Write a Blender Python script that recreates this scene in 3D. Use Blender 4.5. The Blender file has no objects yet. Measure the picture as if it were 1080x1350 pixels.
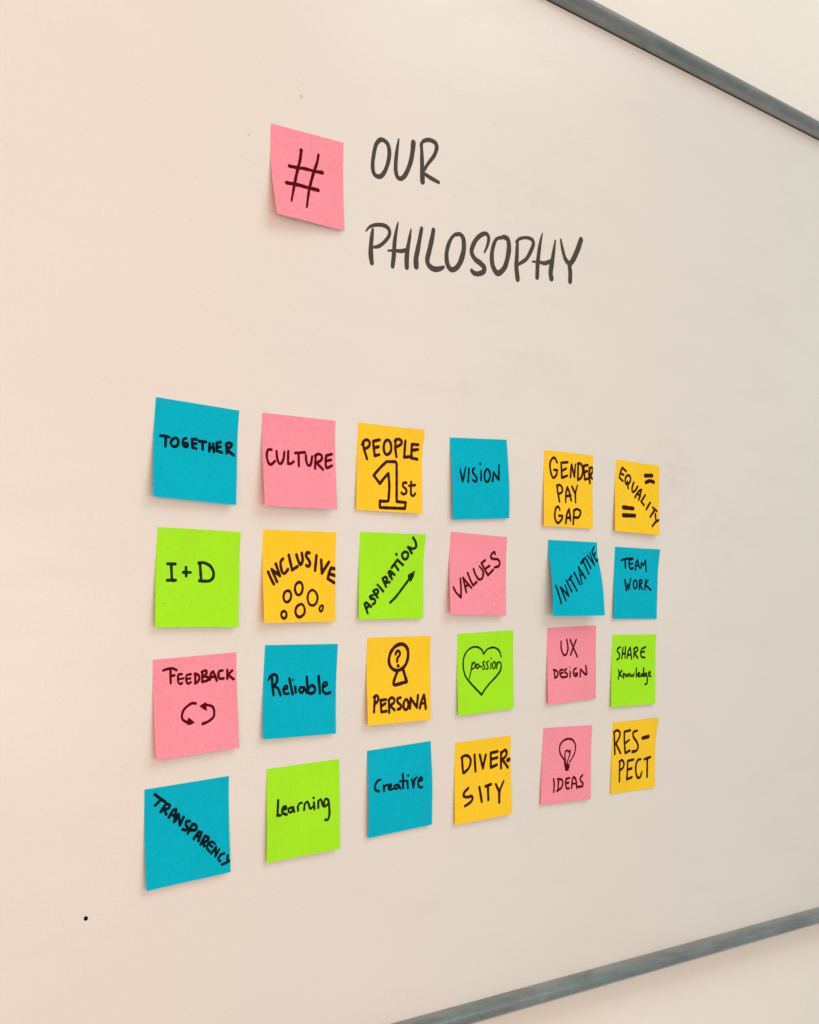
import bpy, bmesh, math, random
from mathutils import Vector, Matrix

# ------------------------------------------------------------------ camera, light, exposure
S = bpy.context.scene
C = S.collection

cam_data = bpy.data.cameras.new('camera')
cam_data.sensor_fit = 'VERTICAL'
cam_data.sensor_height = 24.0
cam_data.lens = 1636.0 / 1350.0 * 24.0
cam_data.clip_start = 0.02
cam_data.clip_end = 60.0
cam = bpy.data.objects.new('camera', cam_data)
C.objects.link(cam)
_yaw, _pitch, _roll = (0.730198, 0.038512, 0.059103)
_f = Vector((math.sin(_yaw) * math.cos(_pitch), math.cos(_yaw) * math.cos(_pitch), math.sin(_pitch)))
_r0 = Vector((math.cos(_yaw), -math.sin(_yaw), 0))
_u0 = _r0.cross(_f)
_r = math.cos(_roll) * _r0 + math.sin(_roll) * _u0
_u = _r.cross(_f)
cam.matrix_world = Matrix(((_r.x, _u.x, -_f.x, 0.00000), (_r.y, _u.y, -_f.y, -0.83080), (_r.z, _u.z, -_f.z, -0.02726), (0, 0, 0, 1)))
S.camera = cam

world = bpy.data.worlds.new('World')
S.world = world
world.use_nodes = True
bg = world.node_tree.nodes['Background']
bg.inputs['Color'].default_value = (0.97, 1.0, 0.975, 1)
bg.inputs['Strength'].default_value = 0.43

def area(name, loc, target, sx, sy, power, col):
    d = bpy.data.lights.new(name, 'AREA')
    d.shape = 'RECTANGLE'; d.size = sx; d.size_y = sy; d.energy = power; d.color = col
    o = bpy.data.objects.new(name, d)
    o.location = loc
    o.rotation_euler = (Vector(target) - Vector(loc)).to_track_quat('-Z', 'Y').to_euler()
    C.objects.link(o)
    return o
area('overhead_soft_box', (1.6, -2.3, 3.0), (0.9, 0, 0.0), 3.0, 1.8, 54, (0.79, 0.95, 0.92))  # unseen overhead soft box, added for the top-down shading
area('room_light', (-0.9, -1.9, 0.2), (0.5, 0, -0.1), 2.0, 1.5, 36, (1.0, 0.45, 0.23))
area('low_front_fill', (0.7, -2.6, -0.25), (0.8, 0, -0.3), 2.2, 0.9, 11, (0.86, 1.0, 0.90))  # unseen frontal fill, added to brighten the lower part of the board
area('far_ceiling_light', (2.75, -2.0, 1.75), (2.75, -2.0, 0), 0.9, 0.7, 6, (0.90, 0.97, 1.0))

S.view_settings.view_transform = 'Standard'
S.view_settings.look = 'None'
S.view_settings.exposure = 0.03
S.view_settings.gamma = 1.0
S.view_settings.use_curve_mapping = False
S.render.resolution_x = 819
S.render.resolution_y = 1024

# handwriting traced as pen strokes, in each note's own plane: [mode, corner indices, [u, v (0.1 mm), width (0.01 mm)]]
INK = {
 'hash': [["hash_mark",[["",[],[[-69,224,343],[-81,140,300],[-112,43,304],[-152,-82,286],[-203,-232,196]]],["",[],[[112,222,256],[96,151,281],[52,42,307],[3,-94,288],[-43,-255,222]]],["",[],[[-194,66,324],[-111,69,303],[-29,76,304],[64,74,283],[153,79,356]]],["",[],[[-236,-84,332],[-121,-78,357],[-17,-81,312],[101,-81,362]]]]]],
 'together': [["handwriting",[["",[],[[-323,90,248],[-276,92,249],[-241,89,200]]],["",[],[[-274,90,249],[-277,14,249]]],["C",[],[[-189,91,251],[-219,72,251],[-229,45,250],[-213,23,251],[-183,25,252],[-164,50,252],[-167,78,252]]],["",[],[[-97,99,254],[-119,87,253],[-123,58,253],[-110,35,254],[-83,35,254],[-81,58,255],[-100,60,254]]],["",[0,1,2],[[-1,102,257],[-42,98,255],[-37,35,256],[-3,29,257]]],["",[],[[-38,62,256],[-4,67,257]]],["",[],[[19,90,257],[85,92,259]]],["",[],[[54,88,258],[56,30,258]]],["",[],[[119,84,260],[118,22,260]]],["",[],[[151,84,261],[160,23,261]]],["",[],[[120,53,260],[156,54,261]]],["",[0,1,2],[[221,107,263],[184,95,262],[188,32,262],[234,26,263]]],["",[],[[186,63,262],[220,69,263]]],["",[],[[277,101,264],[280,27,265]]],["",[],[[272,91,264],[293,109,265],[323,105,266],[316,80,265],[283,61,265]]],["",[0],[[283,57,265],[310,36,265],[346,17,266]]]]]],
 'culture': [["handwriting",[["",[],[[-286,84,244],[-316,84,243],[-333,60,243],[-337,20,243],[-323,-28,244],[-297,-38,244],[-256,-7,245]]],["",[],[[-237,75,245],[-233,19,246],[-217,-22,246],[-192,-21,247],[-167,23,247],[-158,73,247]]],["",[0,1],[[-117,84,248],[-125,-21,249],[-91,-16,250],[-65,2,250]]],["",[],[[-47,74,250],[56,87,253]]],["",[],[[-11,75,251],[-13,-32,252]]],["",[],[[65,64,253],[67,15,253],[83,-19,254],[109,-16,255],[123,18,255],[130,56,255]]],["",[],[[169,71,256],[158,-42,256]]],["",[],[[159,64,256],[196,82,256],[232,72,257],[226,34,257],[172,5,256]]],["",[],[[177,5,256],[242,-45,258]]],["",[1],[[342,92,260],[282,75,259],[273,28,259],[282,-28,259],[339,-7,261]]],["",[],[[278,29,259],[332,42,260]]]]]],
 'people': [["word_people",[["",[],[[-313,214,280],[-306,163,280],[-268,71,281]]],["",[],[[-327,191,280],[-308,223,280],[-270,236,281],[-241,215,282],[-251,180,282],[-295,155,280]]],["",[0,1,2],[[-129,248,285],[-202,230,283],[-181,104,283],[-130,118,285]]],["",[],[[-194,172,283],[-138,187,285]]],["C",[],[[-44,254,287],[-73,225,287],[-78,172,287],[-62,134,287],[-34,125,288],[3,157,289],[7,210,289],[-15,247,288]]],["",[],[[60,267,290],[57,192,291],[71,116,291]]],["",[],[[49,253,290],[83,273,291],[124,263,292],[126,233,292],[69,200,291]]],["",[0,1],[[174,263,294],[164,117,294],[226,126,295]]],["",[0,1,2],[[325,242,283],[253,241,287],[249,117,296],[321,111,298]]],["",[],[[252,185,296],[325,200,286]]]]],["numeral_one",[["",[0,2,5,6,7,8,9,10,12,14,16],[[-189,-68,282],[-117,3,285],[-46,62,287],[37,68,290],[66,67,290],[74,48,291],[76,-285,288],[180,-288,291],[170,-342,290],[-117,-347,282],[-117,-290,283],[-35,-288,285],[-18,-281,285],[-10,-154,287],[-22,-41,287],[-65,-79,286],[-118,-136,284],[-189,-68,282]]]]],["suffix_st",[["",[],[[189,-111,255],[154,-113,254],[149,-144,253],[184,-169,254],[186,-200,254],[154,-216,253],[131,-203,252]]],["",[],[[246,-99,256],[242,-157,256],[245,-214,255],[271,-223,256],[293,-202,256]]],["",[],[[219,-136,230],[293,-125,257]]]]]],
 'vision': [["handwriting",[["",[2],[[-273,88,191],[-264,38,246],[-247,-26,246],[-222,38,247],[-199,108,165]]],["",[],[[-157,94,249],[-173,-30,247]]],["",[],[[-82,100,195],[-104,86,250],[-107,58,250],[-78,29,250],[-58,3,250],[-74,-28,250],[-112,-14,249]]],["",[],[[2,78,196],[-3,-15,252]]],["",[],[[-5,143,238],[0,137,239]]],["C",[],[[81,92,254],[49,50,253],[50,-11,253],[81,-29,253],[118,13,255],[115,69,255]]],["",[0,1,2],[[151,-22,255],[171,61,256],[236,-9,257],[251,137,201]]]]]],
 'gender': [["word_gender",[["",[8],[[-181,268,275],[-212,305,275],[-244,309,274],[-279,275,273],[-286,218,273],[-263,142,274],[-233,109,274],[-189,140,276],[-175,190,276],[-224,191,275]]],["",[0,1,2],[[-21,280,279],[-119,269,277],[-104,117,278],[-23,144,280]]],["",[],[[-105,188,278],[-41,215,279]]],["",[0,1,2],[[28,132,281],[40,261,281],[89,141,282],[100,266,226]]],["",[],[[143,279,283],[144,110,284]]],["",[],[[135,277,283],[185,278,284],[215,237,285],[217,187,285],[190,134,285],[144,110,284]]],["",[0,1,2],[[294,273,287],[230,261,285],[251,122,286],[299,132,288]]],["",[],[[239,194,286],[290,213,287]]],["",[],[[337,245,288],[317,186,288],[333,89,288]]],["",[],[[320,243,288],[365,251,289],[378,219,289],[334,165,288]]],["",[],[[334,161,288],[388,128,290]]]]],["word_pay",[["",[],[[-172,35,276],[-168,-22,276],[-139,-124,277]]],["",[],[[-182,33,276],[-135,43,277],[-100,18,278],[-100,-25,278],[-157,-51,276]]],["",[2],[[-43,-127,223],[-40,-36,279],[-18,28,280],[11,-19,280],[41,-103,281]]],["",[],[[-37,-65,279],[33,-54,281]]],["",[],[[54,37,281],[95,-23,282]]],["",[],[[136,52,204],[106,-29,283],[110,-122,226]]]]],["word_gap",[["",[8],[[-134,-211,221],[-150,-180,276],[-187,-185,275],[-208,-228,275],[-209,-292,275],[-177,-338,276],[-145,-335,276],[-100,-295,277],[-97,-266,278],[-147,-268,276]]],["",[2],[[-43,-337,279],[-27,-249,279],[8,-194,280],[30,-308,281]]],["",[],[[-32,-285,279],[27,-281,281]]],["",[],[[84,-202,282],[71,-345,282]]],["",[],[[77,-209,282],[126,-189,283],[181,-205,284],[181,-241,284],[148,-274,284],[84,-275,282]]]]]],
 'equality': [["handwriting",[["",[0,1,3],[[-202,268,279],[-269,301,277],[-297,242,276],[-308,188,277],[-251,160,278]]],["",[],[[-294,239,276],[-242,226,278]]],["C",[],[[-171,228,279],[-205,198,279],[-209,153,279],[-179,129,280],[-138,152,281],[-118,191,281],[-138,223,280]]],["",[],[[-174,160,280],[-158,90,280]]],["",[],[[-65,158,283],[-88,110,282],[-91,69,282],[-67,58,282],[-28,85,283],[2,122,284]]],["",[2],[[-41,2,283],[15,66,284],[66,93,286],[46,31,285],[22,-18,284]]],["",[],[[3,46,284],[48,23,285]]],["",[0,1],[[134,39,287],[64,-36,285],[113,-71,286]]],["",[],[[221,-36,289],[153,-113,287]]],["",[],[[267,-86,290],[335,-119,291]]],["",[],[[304,-104,291],[219,-189,288]]],["",[],[[310,-152,291],[315,-209,290],[324,-230,290]]],["",[],[[380,-213,292],[314,-238,290],[251,-288,288]]]]],["equals_sign",[["",[],[[128,251,448],[251,262,453]]],["",[],[[144,178,425],[216,201,428],[285,194,430]]]]],["equals_sign",[["",[],[[-240,-121,483],[-73,-121,441]]],["",[],[[-240,-205,482],[-46,-196,441]]]]]],
 'id': [["handwriting",[["",[],[[-279,103,248],[-210,103,250]]],["",[],[[-247,102,249],[-237,-22,249]]],["",[],[[-278,-23,248],[-204,-21,250]]],["",[],[[-231,-18,249],[-230,-31,179]]],["",[],[[-138,41,252],[-72,42,223]]],["",[],[[-115,80,252],[-111,14,252]]],["",[],[[11,114,256],[25,-15,256]]],["",[],[[-1,118,256],[49,121,257],[104,98,259],[135,53,259],[132,6,259],[98,-19,258],[53,-22,257],[8,-20,256]]]]],["ink_speck",[["",[],[[-311,-200,89],[-301,-202,89]]]]]],
 'inclusive': [["handwriting",[["",[],[[-326,35,275],[-297,-20,276],[-271,-64,277]]],["",[0,1,2],[[-238,-44,278],[-289,56,276],[-207,4,279],[-248,102,277]]],["",[],[[-174,144,279],[-196,125,279],[-198,85,279],[-182,33,279],[-157,25,280],[-124,58,281]]],["",[0,1],[[-116,176,281],[-81,53,282],[-25,83,284]]],["",[],[[-37,181,283],[-20,137,284],[6,98,285],[28,137,285],[19,195,285]]],["",[],[[98,198,287],[72,200,286],[65,169,286],[93,138,287],[105,106,287],[89,85,287],[66,94,286]]],["",[0],[[173,177,289],[160,53,289]]],["",[1],[[224,141,291],[233,30,292],[306,125,293]]],["",[1,3],[[387,66,296],[331,76,294],[310,34,294],[296,-16,294],[364,-49,296]]],["",[],[[315,25,294],[380,9,296]]]]],["drawn_circle",[["C",[],[[-134,-118,248],[-165,-136,247],[-175,-173,247],[-163,-203,247],[-133,-210,248],[-105,-189,249],[-94,-153,249],[-108,-124,248]]]]],["drawn_circle",[["C",[],[[-10,-47,273],[-43,-68,250],[-53,-108,250],[-37,-145,250],[-11,-153,251],[17,-133,252],[28,-88,252],[14,-55,251]]]]],["drawn_circle",[["C",[],[[132,-112,232],[94,-133,231],[79,-178,231],[95,-227,231],[134,-241,232],[169,-223,233],[186,-182,233],[172,-137,233]]]]],["drawn_circle",[["C",[],[[5,-230,252],[-36,-250,251],[-53,-291,274],[-33,-329,274],[0,-334,275],[37,-312,253],[47,-276,230],[32,-239,230]]]]],["drawn_circle",[["C",[],[[-176,-284,247],[-201,-297,247],[-203,-325,247],[-181,-343,248],[-155,-332,248],[-152,-298,248]]]]],["drawn_circle",[["C",[],[[237,-239,211],[209,-257,211],[209,-285,211],[226,-292,211],[243,-269,212],[245,-247,212]]]]]],
 'aspiration': [["handwriting",[["",[1],[[-282,-325,255],[-316,-249,255],[-297,-234,255],[-241,-271,257]]],["",[],[[-299,-288,255],[-257,-256,256]]],["",[],[[-222,-171,257],[-256,-183,257],[-242,-201,257],[-205,-203,258],[-193,-233,258],[-221,-250,257]]],["",[],[[-217,-134,258],[-165,-191,259]]],["",[],[[-214,-134,258],[-183,-119,259],[-160,-131,259],[-166,-154,259],[-197,-166,258]]],["",[],[[-144,-97,260],[-101,-136,261]]],["",[],[[-166,-81,259],[-163,-83,259]]],["",[],[[-110,-25,261],[-69,-94,262]]],["",[],[[-110,-25,261],[-74,-9,262],[-56,-34,262],[-90,-60,261]]],["",[],[[-81,-60,261],[-27,-55,263]]],["",[1],[[-1,-26,264],[-42,29,263],[-25,43,263],[30,11,265]]],["",[],[[-28,0,263],[10,26,264]]],["",[],[[-6,73,264],[60,143,266]]],["",[],[[28,105,265],[73,55,266]]],["",[],[[62,144,266],[129,100,267]]],["",[],[[47,195,266],[52,192,266]]],["C",[],[[142,216,268],[117,192,267],[133,157,268],[171,156,269],[191,189,269],[175,215,269]]],["",[1],[[233,208,270],[185,262,269],[239,248,265],[278,264,263],[271,307,261],[237,348,260]]]]],["arrow",[["",[],[[-19,-235,250],[52,-181,252],[122,-111,254],[210,-22,256]]],["P",[],[[277,53,271],[189,13,269],[192,-22,269],[225,-54,269],[263,-4,271]]]]]],
 'values': [["handwriting",[["",[2],[[-332,-133,246],[-300,-178,247],[-237,-224,249],[-233,-147,249],[-240,-50,248]]],["",[2],[[-164,-173,250],[-183,-109,250],[-206,-38,249],[-155,-82,250],[-97,-128,252]]],["",[],[[-179,-119,250],[-135,-103,251]]],["",[2],[[-144,9,250],[-109,-55,251],[-73,-106,252],[-26,-70,253]]],["",[],[[-65,49,252],[-41,-1,253],[6,-46,254],[53,-26,255],[62,33,255],[8,82,176]]],["",[0,1,2],[[91,141,255],[39,111,254],[127,-1,257],[201,54,258]]],["",[],[[85,56,256],[151,90,257]]],["",[],[[226,204,202],[212,225,258],[176,201,257],[167,171,257],[205,158,258],[263,158,259],[291,129,260],[279,95,260],[222,79,259]]]]]],
 'initiative': [["handwriting",[["",[],[[-329,-78,248],[-294,-161,247],[-262,-252,247]]],["",[0,1,2],[[-195,-221,249],[-263,-92,249],[-151,-176,250],[-192,-63,175]]],["",[],[[-166,-20,253],[-101,-133,252]]],["",[],[[-126,-17,254],[-83,25,256]]],["",[],[[-105,0,255],[-24,-124,254]]],["",[],[[-37,58,259],[28,-58,257]]],["",[2],[[61,-53,202],[44,54,204],[41,122,206],[82,59,262],[122,3,261]]],["",[],[[54,35,181],[101,49,182]]],["",[],[[89,156,266],[151,202,270]]],["",[],[[131,171,267],[183,53,264]]],["",[],[[176,214,271],[230,109,267]]],["",[1],[[220,238,222],[299,142,224],[263,269,173]]],["",[0,1,2],[[324,330,220],[294,283,220],[344,180,226],[369,204,216]]],["",[],[[332,244,197],[343,272,198]]]]]],
 'team': [["word_team",[["",[],[[-264,242,277],[-175,259,279],[-70,263,282]]],["",[],[[-201,248,279],[-191,166,279]]],["",[],[[-79,260,282],[-126,243,280],[-126,195,281],[-103,154,281],[-61,163,282]]],["",[],[[-118,204,220],[-70,213,220]]],["",[2],[[-18,145,246],[-13,221,246],[13,248,247],[48,170,247]]],["",[],[[-14,190,222],[40,196,223]]],["",[1,2,3],[[75,167,248],[82,224,248],[118,198,249],[151,253,250],[170,139,250]]]]],["word_work",[["",[1,2,3],[[-194,35,279],[-163,-76,280],[-139,-8,220],[-122,-64,244],[-95,49,220]]],["C",[],[[-25,32,246],[-48,-6,246],[-32,-51,246],[2,-47,247],[19,-5,247],[-1,29,247]]],["",[],[[60,34,248],[56,-61,248]]],["",[],[[52,26,248],[91,40,249],[100,8,249],[59,-13,248]]],["",[],[[62,-13,248],[110,-58,249]]],["",[],[[167,44,225],[154,-59,250]]],["",[1],[[205,39,251],[161,-11,250],[259,-65,278]]]]]],
 'feedback': [["handwriting",[["",[],[[-289,292,218],[-250,300,219],[-207,300,220],[-172,284,221]]],["",[],[[-226,294,220],[-224,189,219]]],["",[],[[-224,244,220],[-191,245,221]]],["",[],[[-124,249,202],[-154,248,201],[-160,216,201],[-155,185,200],[-136,172,201],[-123,180,201]]],["",[],[[-159,212,181],[-110,215,182]]],["",[],[[-44,242,204],[-82,235,203],[-86,194,202],[-69,170,202],[-45,180,203]]],["",[],[[-82,207,182],[-47,209,183]]],["",[],[[-4,244,225],[-5,167,224]]],["",[],[[-9,240,225],[23,230,226],[33,202,225],[17,177,225],[-7,168,224]]],["",[],[[60,254,227],[59,177,226]]],["",[],[[54,250,227],[90,259,228],[99,235,228],[69,214,226]]],["",[],[[69,214,226],[112,203,227],[107,180,227],[58,172,226]]],["",[2],[[130,182,228],[140,231,229],[160,245,229],[176,213,229],[192,171,229]]],["",[],[[142,202,228],[181,203,229]]],["",[],[[247,245,231],[218,242,231],[208,214,230],[219,184,230],[257,182,231]]],["",[],[[292,245,233],[291,177,231]]],["",[0,1],[[338,237,234],[298,206,232],[351,167,233]]]]],["loop_arrow",[["",[],[[-6,11,224],[-46,15,223],[-110,-20,221],[-134,-62,220],[-129,-100,220],[-88,-128,221]]],["P",[],[[-20,-135,223],[-73,-90,222],[-87,-105,221],[-93,-147,221],[-54,-148,222]]]]],["loop_arrow",[["",[],[[50,-153,266],[108,-138,226],[151,-109,227],[159,-64,228],[141,-27,227],[92,-10,226]]],["P",[],[[24,-12,224],[88,15,226],[90,-18,226],[94,-60,226],[59,-41,225]]]]]],
 'reliable': [["handwriting",[["",[],[[-295,110,265],[-288,48,265],[-276,-29,265]]],["",[],[[-330,95,176],[-313,123,265],[-274,138,266],[-244,120,267],[-244,78,266],[-273,47,265]]],["",[],[[-268,43,266],[-232,21,266],[-206,-32,267]]],["",[],[[-177,15,223],[-137,20,224],[-146,42,224],[-171,33,223],[-178,3,223],[-159,-23,246],[-123,-23,224]]],["",[],[[-118,98,270],[-102,41,270],[-81,-29,270]]],["",[],[[-57,31,271],[-50,-14,271]]],["",[],[[-83,88,192],[-81,86,192]]],["",[],[[39,20,251],[-3,21,250],[-12,-5,250],[16,-22,250],[41,11,251]]],["",[],[[39,18,251],[65,-22,252]]],["",[],[[62,107,275],[71,43,275],[80,-23,275]]],["",[],[[83,10,275],[118,36,276],[150,15,277],[148,-17,277],[115,-32,276],[83,-25,275]]],["",[],[[188,109,279],[207,-32,279]]],["",[],[[234,12,233],[283,37,234],[264,59,234],[239,37,233],[238,-13,256],[272,-40,257],[317,-31,258]]]]]],
 'persona': [["head_drawing",[["C",[],[[12,314,357],[-51,294,355],[-101,243,353],[-120,183,326],[-110,130,326],[-64,90,328],[0,83,330],[65,115,332],[102,175,333],[104,254,335],[66,301,359]]]]],["body_drawing",[["",[0,2,4],[[-21,73,329],[-62,-10,327],[-67,-36,327],[-48,-46,328],[91,-23,332],[47,91,331]]]]],["question_mark",[["",[],[[-42,226,279],[-31,250,279],[-2,251,280],[9,222,280],[-18,192,279],[-23,160,279]]],["",[],[[-14,122,329],[-8,121,330]]]]],["handwriting",[["",[],[[-290,-136,271],[-307,-267,270]]],["",[],[[-303,-140,270],[-269,-127,271],[-250,-151,272],[-263,-180,271],[-296,-197,270]]],["",[0,1,2],[[-161,-167,274],[-225,-170,272],[-222,-272,272],[-161,-268,274]]],["",[],[[-220,-221,272],[-170,-201,274]]],["",[],[[-127,-171,275],[-130,-282,275]]],["",[],[[-133,-177,275],[-97,-155,276],[-63,-170,277],[-69,-200,277],[-117,-223,275]]],["",[],[[-117,-223,275],[-63,-265,277]]],["",[],[[14,-160,279],[-22,-168,278],[-23,-198,278],[14,-227,279],[11,-252,279],[-22,-262,278]]],["C",[],[[75,-180,281],[48,-215,280],[52,-259,280],[82,-270,281],[107,-236,281],[98,-192,281]]],["",[0,1,2],[[124,-262,282],[135,-172,282],[208,-258,284],[225,-151,285]]],["",[2],[[244,-268,285],[270,-198,286],[298,-152,287],[309,-204,287],[317,-275,287]]],["",[],[[263,-230,234],[312,-222,235]]]]]],
 'passion': [["heart_drawing",[["",[5,16],[[211,129,158],[182,189,203],[134,219,202],[80,226,202],[17,211,178],[-30,170,177],[-56,212,199],[-109,240,198],[-171,244,197],[-232,223,174],[-282,177,195],[-303,117,194],[-301,52,194],[-279,-15,194],[-234,-68,195],[-153,-140,218],[-65,-212,220],[-19,-165,199],[56,-108,201],[142,-52,225],[196,-3,226],[210,33,203]]]]],["handwriting",[["",[],[[-186,95,164],[-200,31,163],[-226,-51,130]]],["",[],[[-191,65,163],[-165,100,164],[-144,89,164],[-155,50,164],[-189,39,163]]],["",[4],[[-103,79,187],[-132,70,186],[-133,47,186],[-107,43,187],[-90,67,154],[-78,52,165],[-46,57,132]]],["",[],[[-20,101,166],[-43,86,166],[-25,62,166],[-20,33,166],[-47,30,166]]],["",[],[[36,100,167],[6,83,166],[22,58,167],[27,30,167],[1,27,166]]],["",[],[[70,79,167],[64,26,167]]],["",[],[[71,122,167],[73,121,168]]],["C",[],[[112,90,168],[91,63,168],[96,28,168],[117,26,168],[133,53,168],[125,81,168]]],["",[],[[155,81,169],[149,21,169]]],["",[],[[152,57,169],[178,83,169],[203,70,169],[210,33,181]]]]]],
 'ux': [["word_ux",[["",[],[[-168,236,234],[-167,172,233],[-145,118,234],[-112,94,234],[-78,111,235],[-62,168,235],[-81,250,236]]],["",[],[[-30,248,237],[23,164,237],[84,69,239]]],["",[],[[65,244,239],[18,164,237],[-22,91,236]]]]],["word_design",[["",[],[[-277,-44,231],[-261,-126,232]]],["",[],[[-285,-43,231],[-237,-57,232],[-219,-86,233],[-230,-114,232],[-265,-125,232]]],["",[],[[-135,-52,234],[-183,-54,233],[-186,-95,233],[-157,-125,234],[-114,-126,235]]],["",[],[[-182,-87,233],[-138,-80,234]]],["",[],[[-86,-46,235],[-108,-57,235],[-103,-82,235],[-76,-95,236],[-74,-122,236],[-109,-127,235]]],["",[],[[-28,-76,237],[-29,-130,237]]],["",[],[[-32,-31,180],[-30,-33,180]]],["",[5],[[64,-49,238],[34,-58,238],[23,-94,238],[41,-123,238],[78,-123,239],[86,-102,239],[53,-99,238]]],["",[0,1],[[128,-136,240],[136,-61,240],[212,-119,242],[234,-118,242],[218,-33,242]]]]]],
 'share': [["word_share",[["",[],[[-238,247,230],[-275,236,229],[-289,211,228],[-252,177,229],[-254,132,229],[-291,118,228]]],["",[],[[-192,242,230],[-209,127,229]]],["",[],[[-149,249,231],[-155,134,230]]],["",[],[[-198,174,230],[-151,184,231]]],["",[2],[[-119,129,231],[-104,196,232],[-70,242,233],[-53,180,233],[-43,120,232]]],["",[],[[-108,161,231],[-54,167,232]]],["",[],[[5,232,234],[-3,138,233]]],["",[],[[-9,224,234],[39,242,235],[61,212,235],[8,179,234]]],["",[],[[12,175,234],[65,127,235]]],["",[1],[[196,241,238],[134,226,236],[115,184,236],[129,139,236],[187,128,237]]],["",[],[[127,186,236],[179,195,237]]]]],["word_knowledge",[["",[],[[-258,6,228],[-251,-31,228],[-264,-86,227]]],["",[0,1],[[-205,-1,229],[-249,-39,228],[-201,-64,229]]],["",[],[[-180,-33,229],[-173,-82,229]]],["",[],[[-174,-50,205],[-151,-38,206],[-135,-66,206]]],["C",[],[[-106,-39,194],[-123,-56,194],[-105,-67,194],[-87,-53,194]]],["",[0,1,2,3],[[-73,-37,207],[-54,-71,207],[-34,-50,207],[-12,-70,208],[2,-37,208]]],["",[],[[41,16,234],[43,-74,233]]],["",[],[[66,-57,209],[105,-43,210],[87,-30,210],[69,-48,209],[81,-71,209],[112,-71,210]]],["",[],[[160,-45,211],[133,-50,210],[134,-69,210],[167,-68,211]]],["",[],[[169,13,236],[174,-74,236]]],["",[],[[215,-39,212],[189,-52,211],[201,-73,211],[226,-61,212]]],["",[],[[222,-47,237],[237,-107,237],[229,-152,236],[198,-160,236]]],["",[],[[259,-56,212],[290,-41,213],[275,-24,213],[259,-47,213],[269,-75,213],[300,-74,213]]]]]],
 'transparency': [["handwriting",[["",[],[[-290,330,277],[-244,292,249],[-201,262,250]]],["",[],[[-236,283,249],[-286,247,248]]],["",[],[[-192,245,250],[-239,190,248]]],["",[],[[-192,245,250],[-160,230,251],[-170,206,250],[-209,204,249]]],["",[],[[-209,204,249],[-191,164,249]]],["",[2],[[-169,136,249],[-127,188,251],[-104,188,251],[-111,144,251],[-123,95,250]]],["",[],[[-149,156,250],[-111,138,251]]],["",[0,1,2],[[-111,102,251],[-82,147,252],[-73,62,252],[-38,119,253]]],["",[],[[16,78,254],[-13,83,253],[-20,58,253],[-6,35,254],[-19,16,253],[-50,27,252]]],["",[],[[37,52,255],[-4,-11,253]]],["",[],[[37,52,255],[73,37,256],[69,5,256],[23,9,254]]],["",[1,2],[[48,-62,255],[94,-16,256],[119,-26,257],[89,-84,256]]],["",[],[[66,-40,256],[104,-57,257]]],["",[],[[149,-57,258],[109,-113,257]]],["",[],[[149,-57,258],[180,-74,259],[166,-99,258],[128,-94,257]]],["",[],[[132,-97,257],[140,-131,258]]],["",[],[[237,-131,219],[209,-111,218],[177,-123,217],[162,-149,217],[186,-182,218]]],["",[],[[188,-131,207],[211,-151,208]]],["",[0,1,2],[[201,-201,208],[247,-157,209],[239,-229,208],[277,-180,178]]],["",[],[[320,-222,221],[292,-225,220],[270,-245,220],[269,-262,220],[283,-275,220]]],["",[],[[356,-243,211],[349,-277,211]]],["",[],[[377,-285,212],[341,-298,211],[298,-304,210]]]]]],
 'learning': [["handwriting",[["",[2],[[-266,112,243],[-270,49,243],[-275,-10,243],[-242,-12,244]]],["",[],[[-226,26,244],[-184,36,245],[-200,54,245],[-224,39,244],[-222,3,245],[-180,-15,246]]],["",[],[[-115,36,225],[-156,32,224],[-161,7,224],[-131,-2,225],[-112,34,225]]],["",[],[[-114,35,225],[-103,-3,225]]],["",[],[[-67,36,226],[-64,1,226]]],["",[],[[-66,36,215],[-45,61,215],[-23,59,193]]],["",[],[[4,45,227],[-1,-1,228]]],["",[],[[5,46,216],[29,63,217],[47,41,217],[56,10,217],[69,0,218],[90,13,218]]],["",[],[[101,48,218],[107,-10,219]]],["",[],[[98,86,229],[100,85,230]]],["",[],[[147,52,231],[147,-3,231]]],["",[],[[150,53,219],[170,64,220],[184,47,220],[188,25,220],[202,3,221],[224,0,221],[248,14,222]]],["",[],[[207,10,221],[212,46,221],[230,62,221],[252,49,222]]],["",[],[[256,45,233],[265,-26,234],[264,-82,234],[249,-115,234],[234,-119,234],[220,-112,234]]]]]],
 'creative': [["handwriting",[["",[],[[-234,112,197],[-274,105,245],[-304,65,244],[-299,30,245],[-258,14,246]]],["",[],[[-204,56,247],[-200,8,248]]],["",[],[[-199,32,210],[-181,55,210],[-156,58,211]]],["",[],[[-148,29,224],[-111,39,225],[-124,56,224],[-148,42,224],[-138,12,224],[-97,11,225]]],["",[],[[-32,41,226],[-73,38,225],[-77,15,226],[-45,10,226],[-26,31,226]]],["",[],[[-26,34,226],[-8,3,227]]],["",[],[[26,128,252],[24,3,253]]],["",[],[[-16,67,189],[64,63,190]]],["",[],[[77,57,254],[81,-5,255]]],["",[],[[87,107,254],[89,106,254]]],["",[1],[[132,65,255],[149,-6,257],[161,54,256],[190,79,179]]],["",[],[[211,37,232],[257,46,233],[244,69,232],[215,56,232],[206,13,232],[226,-18,233],[256,-20,234]]]]]],
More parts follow.
